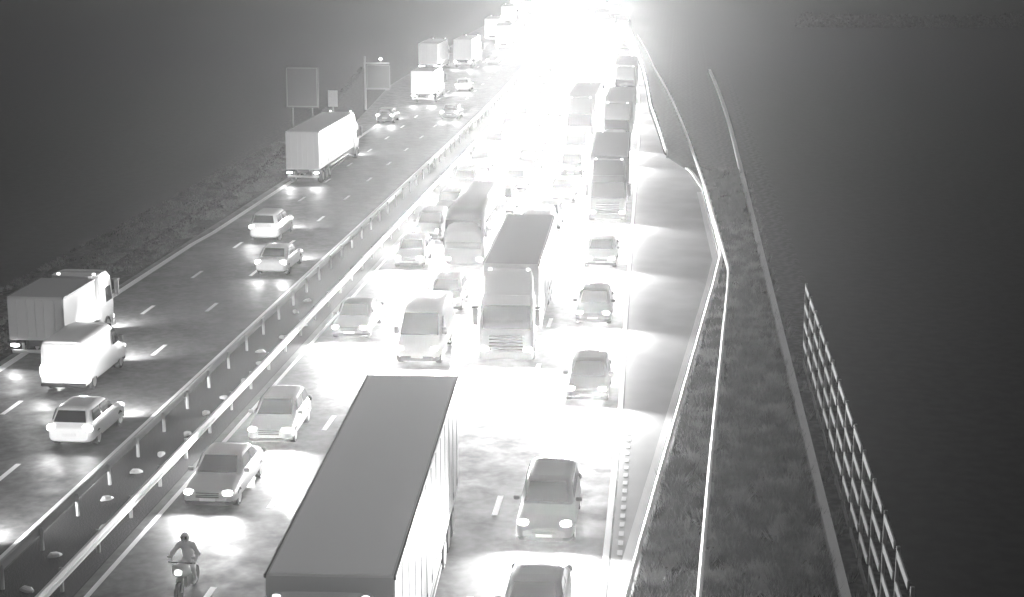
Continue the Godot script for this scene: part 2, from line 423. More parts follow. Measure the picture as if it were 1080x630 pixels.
func coach(label: String, pos: Vector3, turn: float, tone: float) -> Node3D:
	var t := thing("coach", label, "coach", pos, turn)
	var L := 11.5; var zf := L / 2
	part("body", cached("coach_body", func():
		var st := st_new()
		loft(st, [ring_z(zf, 1.0, 0.5, 2.3, 5.0), ring_z(zf - 0.15, 1.18, 0.34, 3.0, 5.0, 16, 0.92), ring_z(zf - 0.6, 1.25, 0.3, 3.4, 6.0, 16, 0.86), ring_z(zf - 1.4, 1.27, 0.3, 3.55, 7.0, 16, 0.86), ring_z(-zf + 0.2, 1.27, 0.3, 3.55, 7.0, 16, 0.86), ring_z(-zf, 1.2, 0.4, 3.4, 7.0, 16, 0.86)])
		return done(st)), paint(tone), t)
	var glass := mat("dark_glass", 0.012, 0.06, 0.0, 0.6)
	part("windscreen", cached("coach_ws", func():
		var st := st_new(); panel(st, [Vector3(-1.0, 1.35, zf + 0.0), Vector3(1.0, 1.35, zf + 0.0), Vector3(0.98, 2.95, zf - 0.16), Vector3(-0.98, 2.95, zf - 0.16)], 0.035, Vector3(0, 2, 0), 0.12)
		return done(st)), glass, t)
	for s in [-1.0, 1.0]:
		for k in 6:
			part("side_window", cached("coach_sw", func():
				var st := st_new(); box(st, Vector3.ZERO, Vector3(0.03, 0.85, 1.45), 0.012); return done(st)), glass, t, Vector3(s * 1.235, 2.35, zf - 2.0 - 1.55 * k), Vector3(0, 0, s * 0.09))
		part("mirror", cached("coach_mirror", func():
			var st := st_new(); box(st, Vector3.ZERO, Vector3(0.2, 0.5, 0.16), 0.04); tube(st, Vector3(0, 0.2, 0), Vector3(0, 0.62, -0.35), 0.03, 0.03, 6); return done(st)), mat("black_trim", 0.02, 0.5), t, Vector3(s * 1.3, 2.3, zf + 0.15))
		for z in [zf - 2.3, -zf + 2.8]: wheel(t, Vector3(s * 1.08, 0, z), 0.5, 0.3)
		var hp := Vector3(s * 0.9, 0.75, zf - 0.02)
		part("headlight", lens_mesh("lorry_lens", 0.40, 0.22, 0.16), lamp("headlamp_glow", 9.0), t, hp)
		beam(t, hp + Vector3(0, 0, 0.16), head_energy)
	return t

# ---------------------------------------------------------------- a body meshed as surface nets from tapered capsules
func cap_dist(p: Vector3, b: Array) -> float:
	var a: Vector3 = b[0]; var ba: Vector3 = b[1] - b[0]
	var h := clampf((p - a).dot(ba) / maxf(ba.length_squared(), 1e-9), 0.0, 1.0)
	return (p - a - ba * h).length() - lerpf(b[2], b[3], h)
func nets(st: SurfaceTool, bones: Array, cell: float, k: float):
	var lo := Vector3.ONE * 1e9; var hi := -lo
	for b in bones:
		for e in [[b[0], b[2]], [b[1], b[3]]]:
			lo = lo.min(e[0] - Vector3.ONE * (e[1] + 2.5 * cell)); hi = hi.max(e[0] + Vector3.ONE * (e[1] + 2.5 * cell))
	var n := Vector3i(((hi - lo) / cell).ceil()) + Vector3i.ONE
	var f := PackedFloat32Array(); f.resize(n.x * n.y * n.z); f.fill(1.0)
	for b in bones:
		var r: float = maxf(b[2], b[3]) + 3.0 * cell + k
		var l0 := Vector3i((((b[0] as Vector3).min(b[1]) - Vector3.ONE * r - lo) / cell).floor()).max(Vector3i.ZERO)
		var h0 := Vector3i((((b[0] as Vector3).max(b[1]) + Vector3.ONE * r - lo) / cell).ceil()).min(n - Vector3i.ONE)
		for z in range(l0.z, h0.z + 1):
			for y in range(l0.y, h0.y + 1):
				for x in range(l0.x, h0.x + 1):
					var i := (z * n.y + y) * n.x + x
					var d := cap_dist(lo + Vector3(x, y, z) * cell, b)
					var h := maxf(k - absf(d - f[i]), 0.0) / k
					f[i] = minf(d, f[i]) - h * h * k * 0.25
	var vert := {}
	var sx := [1, n.x, n.x * n.y]
	for z in n.z - 1:
		for y in n.y - 1:
			for x in n.x - 1:
				var i := (z * n.y + y) * n.x + x
				var s := Vector3.ZERO; var c := 0
				for e in [[0, 1], [2, 3], [4, 5], [6, 7], [0, 2], [1, 3], [4, 6], [5, 7], [0, 4], [1, 5], [2, 6], [3, 7]]:
					var ia: int = i + (e[0] & 1) + ((e[0] >> 1) & 1) * n.x + (e[0] >> 2) * n.x * n.y
					var ib: int = i + (e[1] & 1) + ((e[1] >> 1) & 1) * n.x + (e[1] >> 2) * n.x * n.y
					if (f[ia] < 0.0) != (f[ib] < 0.0):
						var t: float = f[ia] / (f[ia] - f[ib])
						s += Vector3(e[0] & 1, (e[0] >> 1) & 1, e[0] >> 2).lerp(Vector3(e[1] & 1, (e[1] >> 1) & 1, e[1] >> 2), t); c += 1
				if c: vert[i] = lo + (Vector3(x, y, z) + s / c) * cell
	st.set_smooth_group(0)
	for i in vert:
		for ax in 3:
			var j: int = i + sx[ax]
			if j >= f.size() or (f[i] < 0.0) == (f[j] < 0.0): continue
			var o1: int = sx[(ax + 1) % 3]; var o2: int = sx[(ax + 2) % 3]
			if not (vert.has(i - o1) and vert.has(i - o2) and vert.has(i - o1 - o2)): continue
			var q := [vert[i], vert[i - o1], vert[i - o1 - o2], vert[i - o2]]
			if f[i] >= 0.0: q.reverse()
			for e in [0, 2, 1, 0, 3, 2]: st.add_vertex(q[e])

func motorcycle_and_rider(pos: Vector3):
	var t := thing("motorcycle", "motorcycle with rider between the queue lanes, headlight lit, beside the central guardrail", "motorcycle", pos, -0.03)
	for z in [0.72, -0.72]:
		var w := cached("moto_tyre", func():
			var st := st_new(); var rings: Array = []
			for k in [[-0.06, 0.24], [-0.065, 0.27], [-0.03, 0.31], [0.03, 0.31], [0.065, 0.27], [0.06, 0.24]]:
				var g: Array = []
				for i in 20: g.append(Vector3(k[0], sin(TAU * i / 20.0) * k[1], cos(TAU * i / 20.0) * k[1]))
				rings.append(g)
			loft(st, rings); return done(st))
		part("wheel", w, mat("rubber", 0.02, 0.85), t, Vector3(0, 0.31, z))
	var st := st_new()
	for s in [-1.0, 1.0]: tube(st, Vector3(s * 0.09, 0.31, 0.74), Vector3(s * 0.09, 0.98, 0.42), 0.028, 0.028)
	part("fork", done(st), mat("alloy", 0.45, 0.35, 0.8), t)
	st = st_new(); tube(st, Vector3(-0.4, 1.06, 0.34), Vector3(0.4, 1.06, 0.34), 0.016, 0.016)
	part("handlebar", done(st), mat("black_trim", 0.02, 0.5), t)
	st = st_new(); loft(st, [ring_z(0.42, 0.10, 0.78, 0.92, 2.5), ring_z(0.15, 0.17, 0.72, 0.98, 2.5), ring_z(-0.12, 0.12, 0.72, 0.90, 2.5)])
	part("tank", done(st), paint(0.3), t)
	st = st_new(); loft(st, [ring_z(-0.08, 0.10, 0.76, 0.84, 3.0), ring_z(-0.4, 0.15, 0.77, 0.86, 3.0), ring_z(-0.85, 0.09, 0.84, 0.95, 3.0)])
	part("seat", done(st), mat("rubber", 0.02, 0.85), t)
	st = st_new(); loft(st, [ring_z(0.36, 0.14, 0.30, 0.70, 4.0), ring_z(-0.1, 0.2, 0.28, 0.74, 4.0), ring_z(-0.7, 0.07, 0.30, 0.42, 3.0)])
	part("engine", done(st), mat("alloy", 0.45, 0.35, 0.8), t)
	st = st_new(); loft(st, [ring_z(0.72, 0.12, 0.80, 1.02, 2.5), ring_z(0.6, 0.24, 0.72, 1.12, 3.0), ring_z(0.38, 0.27, 0.66, 1.05, 3.0)])
	part("fairing", done(st), paint(0.55), t)
	var hp := Vector3(0, 0.90, 0.73)
	part("headlight", lens_mesh("moto_lens", 0.2, 0.15, 0.12), lamp("headlamp_glow", 9.0), t, hp)
	beam(t, hp + Vector3(0, 0, 0.14), head_energy * 0.12)
	for s in [-1.0, 1.0]:
		st = st_new(); box(st, Vector3(s * 0.36, 1.24, 0.38), Vector3(0.13, 0.08, 0.04), 0.015); tube(st, Vector3(s * 0.3, 1.06, 0.34), Vector3(s * 0.35, 1.22, 0.38), 0.01, 0.01, 6)
		part("mirror", done(st), mat("plate", 0.7, 0.4), t)
	# the rider
	var p := thing("person", "person in pale riding jacket and helmet sitting on the motorcycle, hands on handlebar", "person", pos, -0.03)
	var bones := [[Vector3(0, 0.95, -0.32), Vector3(0, 1.18, -0.24), 0.17, 0.16], [Vector3(0, 1.18, -0.24), Vector3(0, 1.42, -0.12), 0.165, 0.17], [Vector3(-0.15, 1.46, -0.1), Vector3(0.15, 1.46, -0.1), 0.09, 0.09], [Vector3(0, 1.48, -0.08), Vector3(0, 1.6, -0.03), 0.075, 0.065]]
	for s in [-1.0, 1.0]:
		bones.append([Vector3(s * 0.2, 1.46, -0.1), Vector3(s * 0.38, 1.24, 0.02), 0.075, 0.06])
		bones.append([Vector3(s * 0.38, 1.24, 0.02), Vector3(s * 0.36, 1.09, 0.26), 0.058, 0.042])
		bones.append([Vector3(s * 0.1, 0.93, -0.32), Vector3(s * 0.24, 0.80, 0.12), 0.105, 0.075])
		bones.append([Vector3(s * 0.24, 0.80, 0.12), Vector3(s * 0.22, 0.42, -0.12), 0.068, 0.05])
		bones.append([Vector3(s * 0.22, 0.37, -0.14), Vector3(s * 0.23, 0.34, 0.08), 0.05, 0.045])
	st = st_new()
	nets(st, bones, 0.03, 0.06)
	for s in [-1.0, 1.0]:
		var w := Vector3(s * 0.36, 1.09, 0.27)
		var hand := [[w, w + Vector3(-s * 0.005, -0.005, 0.05), 0.034, 0.036]]
		for k in 4:
			var x: float = s * (0.325 + 0.024 * k)
			hand.append([Vector3(x, 1.085, 0.32), Vector3(x, 1.095, 0.365), 0.012, 0.011])
			hand.append([Vector3(x, 1.095, 0.365), Vector3(x, 1.05, 0.368 - 0.003 * k), 0.011, 0.010])
		hand.append([Vector3(s * 0.325, 1.07, 0.30), Vector3(s * 0.30, 1.035, 0.335), 0.013, 0.011])
		nets(st, hand, 0.008, 0.01)
	part("body", done(st), mat("jacket", 0.75, 0.8), p)
	st = st_new()
	var hr: Array = []
	for k in 9:
		var a := -1.25 + 2.75 * k / 8.0
		hr.append(ring_y(1.72 + 0.155 * sin(a), maxf(0.135 * cos(a), 0.01), -0.01 - 0.16 * cos(a), -0.01 + 0.155 * cos(a), 2.0, 16))
	loft(st, hr)
	var helmet := part("helmet", done(st), paint(0.6), p)
	st = st_new(); panel(st, [Vector3(-0.09, 1.69, 0.11), Vector3(0.09, 1.69, 0.11), Vector3(0.09, 1.78, 0.105), Vector3(-0.09, 1.78, 0.105)], 0.03, Vector3(0, 1.72, 0), 0.06)
	part("visor", done(st), mat("dark_glass", 0.012, 0.06, 0.0, 0.6), helmet)

# ---------------------------------------------------------------- setting helpers
func strip(left: Callable, right: Callable, d0: float, d1: float, step: float, y: float, thick := 0.0) -> Mesh:
	var st := st_new(); st.set_smooth_group(-1)
	var d := d0
	while d < d1 - 0.01:
		var e := minf(d + step, d1)
		var a := at(left.call(d), d, y); var b := at(right.call(d), d, y); var c := at(right.call(e), e, y); var f := at(left.call(e), e, y)
		var low := Vector3(0, -1000, 0) + a
		quad(st, a, b, c, f, low)
		if thick > 0.0:
			var dn := Vector3(0, -thick, 0)
			var m := (a + c) * 0.5
			quad(st, b, c, c + dn, b + dn, m); quad(st, a, f, f + dn, a + dn, m)
		d = e
	return done(st)
func guardrail(called: String, label: String, pts: Callable, d0: float, d1: float, post_gap: float, side: float, tone: float, rail_y := 0.6, depth := 1.0):
	var start := at(pts.call(d0), d0)
	var t := thing(called, label, "guardrail", start)
	var st := st_new(); st.set_smooth_group(-1)
	var prof := [Vector2(-0.03, 0.155), Vector2(0.03, 0.155), Vector2(0.075, 0.10), Vector2(0.075, 0.05), Vector2(0.015, 0.02), Vector2(0.015, -0.02), Vector2(0.075, -0.05), Vector2(0.075, -0.10), Vector2(0.03, -0.155), Vector2(-0.03, -0.155), Vector2(-0.005, 0.0)]
	var rings: Array = []
	var d := d0
	while d <= d1 + 0.01:
		var r: Array = []
		for q in prof: r.append(at(pts.call(d), d, rail_y) + Vector3(side * q.x * depth, q.y, 0) - start)
		rings.append(r)
		d += 4.0
	loft(st, rings, false)
	part("rail", done(st), mat("galvanised_%d" % roundi(tone * 100), tone, 0.5, 0.25), t)
	var pm := cached("rail_post", func():
		var s := st_new(); box(s, Vector3(0, 0.36, 0), Vector3(0.11, 0.82, 0.07), 0.01); box(s, Vector3(0, 0.36, 0.03), Vector3(0.06, 0.8, 0.05)); return done(s))
	d = d0 + 0.4
	while d < minf(d1, 260.0):
		part("post", pm, mat("post_steel", 0.4, 0.55, 0.2), t, at(pts.call(d) - side * 0.10, d) - start)
		d += post_gap

func scatter(called: String, label: String, category: String, mesh: Mesh, m: Material, xf: Array) -> MultiMeshInstance3D:
	var mm := MultiMesh.new()
	mm.transform_format = MultiMesh.TRANSFORM_3D; mm.mesh = mesh; mm.instance_count = xf.size()
	for k in xf.size(): mm.set_instance_transform(k, xf[k])
	var o := MultiMeshInstance3D.new()
	o.multimesh = mm; o.material_override = m; o.name = numbered(called)
	add_child(o)
	tag(o, label, category); o.set_meta("kind", "stuff")
	return o

# ================================================================
func _ready():
	# ---- camera, sky, exposure
	var cam := Camera3D.new()
	cam.name = "camera"; add_child(cam)
	cam.position = Vector3(0, CAM_H, 0)
	cam.rotation_degrees = Vector3(-12.35, 5.564, 0)
	cam.fov = 19.907; cam.near = 0.5; cam.far = 3000.0
	cam.current = true
	var env := Environment.new()
	var sky := Sky.new()
	var sm := ProceduralSkyMaterial.new()
	sm.sky_top_color = grey(0.30); sm.sky_horizon_color = grey(0.34); sm.ground_bottom_color = grey(0.2); sm.ground_horizon_color = grey(0.3)
	sm.sky_curve = 0.2
	sky.sky_material = sm
	env.background_mode = Environment.BG_SKY; env.sky = sky
	env.background_energy_multiplier = 0.6
	env.tonemap_mode = Environment.TONE_MAPPER_LINEAR
	env.tonemap_exposure = 1.0
	env.sdfgi_enabled = true; env.ssao_enabled = true; env.ssil_enabled = true
	env.volumetric_fog_enabled = true; env.volumetric_fog_density = 0.0005; env.volumetric_fog_albedo = Color(1, 1, 1); env.volumetric_fog_anisotropy = 0.85
	var we := WorldEnvironment.new()
	we.environment = env; we.name = "world"; add_child(we)
	rng.seed = 7

	# ---- ground and roads
	var grass_tex := noise_tex(3, 0.02, 0.45, 1.0, 512, 5, 1.6)
	var field_tex := noise_tex(8, 0.03, 0.88, 1.0, 512, 5, 1.2)
	var road_tex := noise_tex(11, 0.03, 0.75, 1.0, 512, 5, 1.4)
	var rough_tex := noise_tex(14, 0.01, 0.72, 1.0, 512, 4, 1.6)
	var stone_tex := noise_tex(21, 0.09, 0.3, 1.0, 512, 3, 2.4)
	var field := textured("field_grass", 0.032, 0.9, 0.1, field_tex, 16.0)
	var verge := textured("verge_grass", 0.055, 0.9, 0.1, grass_tex, 5.0)
	var road := textured("wet_asphalt", 0.12, 0.72, 0.5, road_tex, 9.0, rough_tex)
	var gravel := textured("gravel", 0.09, 0.8, 0.4, stone_tex, 3.0)
	var white := mat("road_paint", 0.8, 0.45)
	var concrete := textured("concrete", 0.33, 0.75, 0.4, grass_tex, 2.0)

	var gs := st_new(); gs.set_smooth_group(-1)
	for ix in 24:
		for iz in 24:
			var x0 := -420.0 + 35.0 * ix; var z0 := 60.0 - 35.0 * iz
			quad(gs, Vector3(x0, -0.06, z0), Vector3(x0 + 35, -0.06, z0), Vector3(x0 + 35, -0.06, z0 - 35), Vector3(x0, -0.06, z0 - 35), Vector3(x0, -900, z0))
	struct("ground", done(gs), field)
	struct("verge", strip(func(d): return lerp_table([[30.0, -36.0], [120.0, -36.0], [220.0, -42.0]], d), func(d): return lerp_table(LEFT_PAVE, d) - 0.02, 30.0, 560.0, 5.0, -0.03), verge)
	struct("verge", strip(func(d): return lerp_table(PAVE, d) + 0.02, func(_d): return 7.2, 30.0, 560.0, 3.0, -0.03), verge)
	var left_road := struct("road", strip(func(d): return lerp_table(LEFT_PAVE, d), func(_d): return -19.95, 30.0, 560.0, 5.0, 0.0, 0.3), road)
	left_road.name = "left_carriageway"
	var right_road := struct("road", strip(func(_d): return -17.15, func(d): return lerp_table(PAVE, d), 30.0, 560.0, 3.0, 0.0, 0.3), road)
	right_road.name = "right_carriageway"
	var surfacing := textured("headlit_surfacing", 0.5, 0.6, 0.4, noise_tex(31, 0.008, 0.88, 1.0, 512, 3), 20.0)  # pale tone paints in the headlight spread over shoulder and refuge
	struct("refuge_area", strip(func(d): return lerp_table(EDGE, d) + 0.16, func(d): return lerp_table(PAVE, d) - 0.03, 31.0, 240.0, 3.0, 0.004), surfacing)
	struct("central_reserve", strip(func(_d): return -19.93, func(_d): return -17.17, 30.0, 560.0, 5.0, 0.012), gravel)

	# painted lines belong to the roads
	var dash := func(u: float, d: float, len: float, w: float, parent: Node):
		var m := cached("dash_%d" % roundi(len * 10), func():
			var s := st_new(); s.set_smooth_group(-1); quad(s, Vector3(-w / 2, 0, len / 2), Vector3(w / 2, 0, len / 2), Vector3(w / 2, 0, -len / 2), Vector3(-w / 2, 0, -len / 2), Vector3(0, -9, 0)); return done(s))
		part("lane_dash", m, white, parent, at(u, d, 0.006), Vector3(0, -atan(slope_of(d)), 0))
	for line in [[-23.46, 55.8], [-26.52, 54.9]]:
		var d: float = line[1] - 9.0
		while d < 330.0:
			dash.call(line[0], d, 2.0, 0.2, left_road); d += 9.0
	for k in 3:
		var d := 45.0
		while d < 300.0:
			dash.call(lerpf(INNER, lerp_table(EDGE, d), (k + 1) / 4.0), d, 2.0, 0.2, right_road); d += 9.0
	part("edge_line", strip(func(d): return -29.55 + (0.2 if d > 100.0 else 0.0), func(d): return -29.17 + (0.2 if d > 100.0 else 0.0), 32.0, 168.0, 4.0, 0.006), white, left_road)
	part("edge_line", strip(func(_d): return -20.55, func(_d): return -20.40, 32.0, 400.0, 4.0, 0.006), white, left_road)
	part("edge_line", strip(func(_d): return -16.85, func(_d): return -16.68, 32.0, 400.0, 4.0, 0.006), white, right_road)
	part("edge_line", strip(func(d): return lerp_table(EDGE, d) - 0.1, func(d): return lerp_table(EDGE, d) + 0.1, 32.0, 400.0, 4.0, 0.006), white, right_road)
	part("edge_line", strip(func(d): return lerp_table(PAVE, d) - 0.42, func(d): return lerp_table(PAVE, d) - 0.06, 44.0, 124.0, 1.5, 0.009), white, right_road)
	var rib := cached("line_rib", func():
		var s := st_new(); box(s, Vector3.ZERO, Vector3(0.16, 0.012, 0.42)); return done(s))
	for k in 26: part("line_rib", rib, white, right_road, at(lerp_table(EDGE, 44.0 + 0.85 * k) + 0.42, 44.0 + 0.85 * k, 0.011))

	# kerb of the refuge area and concrete edging further out
	struct("kerb", strip(func(d): return lerp_table(PAVE, d) - 0.02, func(d): return lerp_table(PAVE, d) + 0.20, 31.0, 136.0, 1.5, 0.12, 0.2), mat("headlit_kerb", 0.7, 0.5))  # kerb whitened to put headlight on its top into the colour
	struct("drain_edging", strip(func(_d): return 4.93, func(_d): return 5.22, 31.0, 230.0, 4.0, 0.30, 0.4), mat("precast_concrete", 0.6, 0.6))

	# ---- guardrails
	guardrail("guardrail", "steel guardrail of the free-moving carriageway, along the central reserve", func(_d): return -19.5, 32.0, 420.0, 3.2, -1.0, 0.42, 0.66)
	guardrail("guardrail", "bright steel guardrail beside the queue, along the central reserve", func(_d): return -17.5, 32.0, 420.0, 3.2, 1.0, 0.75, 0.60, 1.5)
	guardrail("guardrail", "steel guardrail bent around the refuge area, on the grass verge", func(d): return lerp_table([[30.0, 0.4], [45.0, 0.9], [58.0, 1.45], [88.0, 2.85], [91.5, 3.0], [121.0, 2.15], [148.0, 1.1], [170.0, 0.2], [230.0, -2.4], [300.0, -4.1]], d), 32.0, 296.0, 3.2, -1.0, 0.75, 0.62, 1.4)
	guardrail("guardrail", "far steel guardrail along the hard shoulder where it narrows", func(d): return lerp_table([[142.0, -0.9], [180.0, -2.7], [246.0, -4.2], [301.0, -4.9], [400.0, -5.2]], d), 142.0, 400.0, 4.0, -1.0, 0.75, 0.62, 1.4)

	var tb := thing("added_tube_barrier", "added low steel tube, rounded to catch a highlight along the refuge area kerb", "barrier", at(lerp_table(PAVE, 33.0) + 0.1, 33.0))  # added, and rounded so that it catches a bright highlight line
	var tst := st_new()
	var prev := Vector3.ZERO
	for k in 46:
		var q := at(lerp_table(PAVE, 33.0 + 2.0 * k) + 0.1, 33.0 + 2.0 * k, 0.42) - tb.position
		if k > 0: tube(tst, prev, q, 0.085, 0.085, 10)
		prev = q
	part("rail", done(tst), mat("bright_tube", 0.8, 0.35, 0.6), tb)
	for k in 30: part("post", cached("tube_post", func():
			var s := st_new(); box(s, Vector3(0, 0.17, 0), Vector3(0.07, 0.5, 0.07), 0.01); return done(s)), mat("post_steel", 0.4, 0.55, 0.2), tb, at(lerp_table(PAVE, 33.5 + 3.0 * k) + 0.1, 33.5 + 3.0 * k) - tb.position)

	# ---- the queue on the right carriageway
	var y0 := 0.0
	motorcycle_and_rider(at(-13.95, 45.5))
	var front := func(u: float, d: float, length: float) -> Vector3: return at(u, d + length / 2.0)
	car("saloon", "car", "silver saloon car queuing beside the central guardrail, just behind the motorcyclist", "", front.call(-15.25, 52.4, 4.6), 0.0, 0.45, true, "front", 0.2)
	car("hatch", "car", "white hatchback queuing beside the central guardrail, behind the silver saloon", "", front.call(-14.95, 59.6, 4.1), 0.02, 0.7, true, "front")
	car("saloon", "car", "grey saloon car beside the central guardrail, with an empty gap ahead of it", "", front.call(-15.1, 76.3, 4.6), 0.0, 0.2, true, "front")
	car("hatch", "car", "pale hatchback beside the central guardrail, level with the dark coach", "", front.call(-15.0, 93.5, 4.1), 0.0, 0.6, true, "front")
	car("suv", "car", "dark off-road car beside the central guardrail, right behind the pale hatchback", "", front.call(-15.1, 101.5, 4.6), 0.0, 0.05, true, "front")
	van("van", "white van queuing in the lane between guardrail lane and lorries, wide dark windscreen", "", front.call(-11.2, 71.8, 5.4), 0.0, 0.7, true, "front")
	car("hatch", "car", "grey hatchback behind the white queuing van and ahead of the dark coach", "", front.call(-11.5, 82.5, 4.1), 0.0, 0.3, true, "front")
	coach("dark coach with rounded front queuing beside a grey lorry", at(-11.8, 93.0 + 5.75), 0.0, 0.05)
	lorry("lorry", "long articulated lorry with plain grey roof and pale sides, foremost in the queue", "", at(-7.83, 42.2), 0.047, 0.5, 0.75, 0.3, 19.2, 4.6, true, "front").scale = Vector3(1.14, 1.06, 1.06)
	lorry("lorry", "articulated lorry with grey roof and wide windscreen, following the long plain-roofed lorry", "", at(-7.5, 72.6 + 8.25), 0.02, 0.5, 0.28, 0.6, 16.5, 4.0, true, "front")
	car("saloon", "car", "dark saloon car leading the outer lane beside the long lorry's cab", "", at(-3.65, 44.3), 0.0, 0.06, true, "front")
	car("suv", "car", "dark tall estate car queuing close behind the dark saloon", "", front.call(-3.88, 50.1, 4.6), 0.0, 0.05, true, "front")
	car("hatch", "car", "dark small car with round roof, with a stretch of empty lane ahead", "", front.call(-3.45, 66.5, 4.1), 0.0, 0.05, true, "front")
	car("hatch", "car", "dark small car with round roof, followed by a pale saloon", "", front.call(-3.9, 80.4, 4.1), 0.0, 0.07, true, "front")
	car("saloon", "car", "pale saloon in the outer lane ahead of the outer-lane lorries", "", front.call(-4.2, 94.5, 4.6), 0.0, 0.5, true, "front")
	lorry("lorry", "dark-fronted lorry heading the outer-lane lorries, behind the pale saloon", "", at(-4.6, 110.0 + 8.25), 0.02, 0.3, 0.2, 0.1, 16.5, 4.0, true, "front")

	# the rest of the queue recedes into the distance
	var where := ["the lane along the central guardrail", "the second lane from the central guardrail", "the third lane from the central guardrail", "the lane along the hard shoulder"]
	var begin := [111.0, 112.0, 98.0, 138.0]
	var anchor := ["the dark off-road car", "the dark coach", "the grey-roofed lorry", "the dark-fronted lorry"]
	var ordinal := ["next", "second", "third", "fourth", "fifth", "sixth", "seventh", "eighth", "ninth", "tenth", "eleventh", "twelfth"]
	for lane in 4:
		var count := 0
		var d: float = begin[lane]
		while d < 455.0:
			var r := rng.randf()
			var full := d < 135.0
			var heavy: bool = r < [0.03, 0.08, 0.2, 0.22][lane] and not (lane == 2 and d < 150.0)
			var length := 16.5 if heavy else 4.4
			var mid := d + length / 2.0
			var pos := at(lane_u(lane, mid) + rng.randf_range(-0.25, 0.25), mid)
			var turn := -atan(slope_of(mid)) * 1.0
			var tail: String = "far back in the queue, in " + where[lane]
			if count < 12: tail = "queuing %s behind %s in its lane" % [ordinal[count], anchor[lane]]
			var far := "" if count < 12 else "distant"
			count += 1
			if heavy:
				lorry("lorry", (far + " lorry ").lstrip(" ") + tail, "distant lorries of the queue, lane %d" % (lane + 1), pos, turn, 0.6, 0.6, rng.randf_range(0.3, 0.75), 16.5, 4.0, full, "front")
			elif r > 0.86:
				van("van", (far + " white van ").lstrip(" ") + tail, "distant vans of the queue, lane %d" % (lane + 1), pos, turn, 0.55, full, "front")
			else:
				var pale := rng.randf() < 0.75
				var kind: String = ["hatch", "saloon", "suv"][rng.randi() % 3]
				car(kind, "car", (far + (" pale car " if pale else " dark car ")).lstrip(" ") + tail, "distant %s cars of the queue, lane %d" % ["pale" if pale else "dark", lane + 1], pos, turn, 0.55 if pale else 0.06, full, "front")
			d += length + rng.randf_range(4.0, 8.0) * (1.0 if d < 220.0 else 1.5)

	# ---- free traffic on the left carriageway, seen from behind
	var rear := func(u: float, d: float, length: float) -> Vector3: return at(u, d + length / 2.0)
	var away := PI
	car("hatch", "car", "pale car driving away beside the central reserve, just behind the white van", "", rear.call(-22.2, 58.6, 4.1), away, 0.78, true, "rear")
	car("saloon", "car", "unseen grey car added beside the central reserve, its headlights lighting the pale car ahead", "", rear.call(-22.3, 43.8, 4.6), away, 0.2, true, "rear", 1.6)  # added out of view so its headlights brighten the pale car
	van("van", "white van driving away in the middle lane, tail lights lit", "", rear.call(-25.1, 66.0, 5.4), away, 0.7, true, "rear")
	lorry("lorry", "pale lorry driving away beside the white van, partly hidden by it", "", rear.call(-27.9, 70.5, 7.0), away, 0.45, 0.3, 0.4, 7.0, 3.1, true, "rear")
	car("saloon", "car", "white car driving away beside the central reserve, next to a silver car", "", rear.call(-22.3, 90.7, 4.6), away, 0.75, true, "rear")
	car("suv", "car", "silver car driving away in the middle lane, just past the white car", "", rear.call(-25.2, 101.0, 4.6), away, 0.5, true, "rear")
	lorry("lorry", "white lorry driving away in the lane along the grass verge, its rear doors lit", "", rear.call(-27.9, 124.6, 16.5), away, 0.55, 0.4, 0.5, 16.5, 4.0, true, "rear")
	car("hatch", "car", "small car driving away ahead of the white lorry, behind a box lorry", "", rear.call(-28.6, 165.0, 4.1), away, 0.3, true, "rear")
	lorry("lorry", "small white box lorry driving away beyond the sign posts", "", rear.call(-27.5, 184.0, 9.0), away, 0.8, 0.4, 0.5, 9.0, 3.6, true, "rear")
	car("saloon", "car", "lone car driving away beside the central reserve, bright tail lights", "", rear.call(-22.7, 168.7, 4.6), away, 0.2, true, "rear")
	car("hatch", "car", "far car driving away in the middle lane, level with the slip road", "", rear.call(-24.8, 198.6, 4.1), away, 0.3, true, "rear")
	lorry("lorry", "white lorry on the slip road, beside another white lorry", "", rear.call(-32.0, 224.0, 12.5), away, 0.8, 0.4, 0.5, 12.5, 3.9, true, "rear")
	lorry("lorry", "white lorry next to the slip road, beside another white lorry on it", "", rear.call(-28.2, 232.0, 12.5), away, 0.8, 0.4, 0.5, 12.5, 3.9, true, "rear")
	for e in [["car", -24.6, 236.0], ["lorry", -25.3, 266.0], ["lorry", -28.4, 285.0], ["lorry", -22.3, 300.0], ["car", -25.2, 312.0], ["lorry", -28.2, 330.0], ["lorry", -25.2, 345.0], ["car", -22.0, 345.0], ["lorry", -28.2, 375.0], ["car", -25.0, 390.0], ["lorry", -22.2, 400.0]]:
		var lane_name: String = "the lane along the verge" if e[1] < -27.0 else ("the middle lane" if e[1] < -24.0 else "the lane along the central reserve")
		var lg: float = 4.1 if e[0] == "car" else 12.5
		var mid: float = e[2] + lg / 2
		if e[0] == "car": car("hatch", "car", "distant car driving away past the slip road in " + lane_name, "distant cars driving away", at(e[1], mid), PI - atan(slope_of(mid)), 0.4, false, "rear")
		else: lorry("lorry", "distant lorry driving away past the slip road in " + lane_name, "distant lorries driving away", at(e[1], mid), PI - atan(slope_of(mid)), 0.7, 0.4, 0.5, 12.5, 3.9, false, "rear")

	# ---- roadside signs and fences
	sign_board("direction_sign", "large dark direction sign with pale border on two posts, on the grass verge", at(-33.9, 152.0), 3.0, 3.7, 2.9, 0.05, true)
	sign_board("marker_sign", "small blank pale sign on one post beside the large direction sign", at(-31.9, 156.0), 0.9, 1.5, 2.6, 0.55, false)
	var g := thing("message_sign", "dark cantilever message sign with lamp on its mast, beyond the direction sign", "sign", at(-32.8, 178.0))
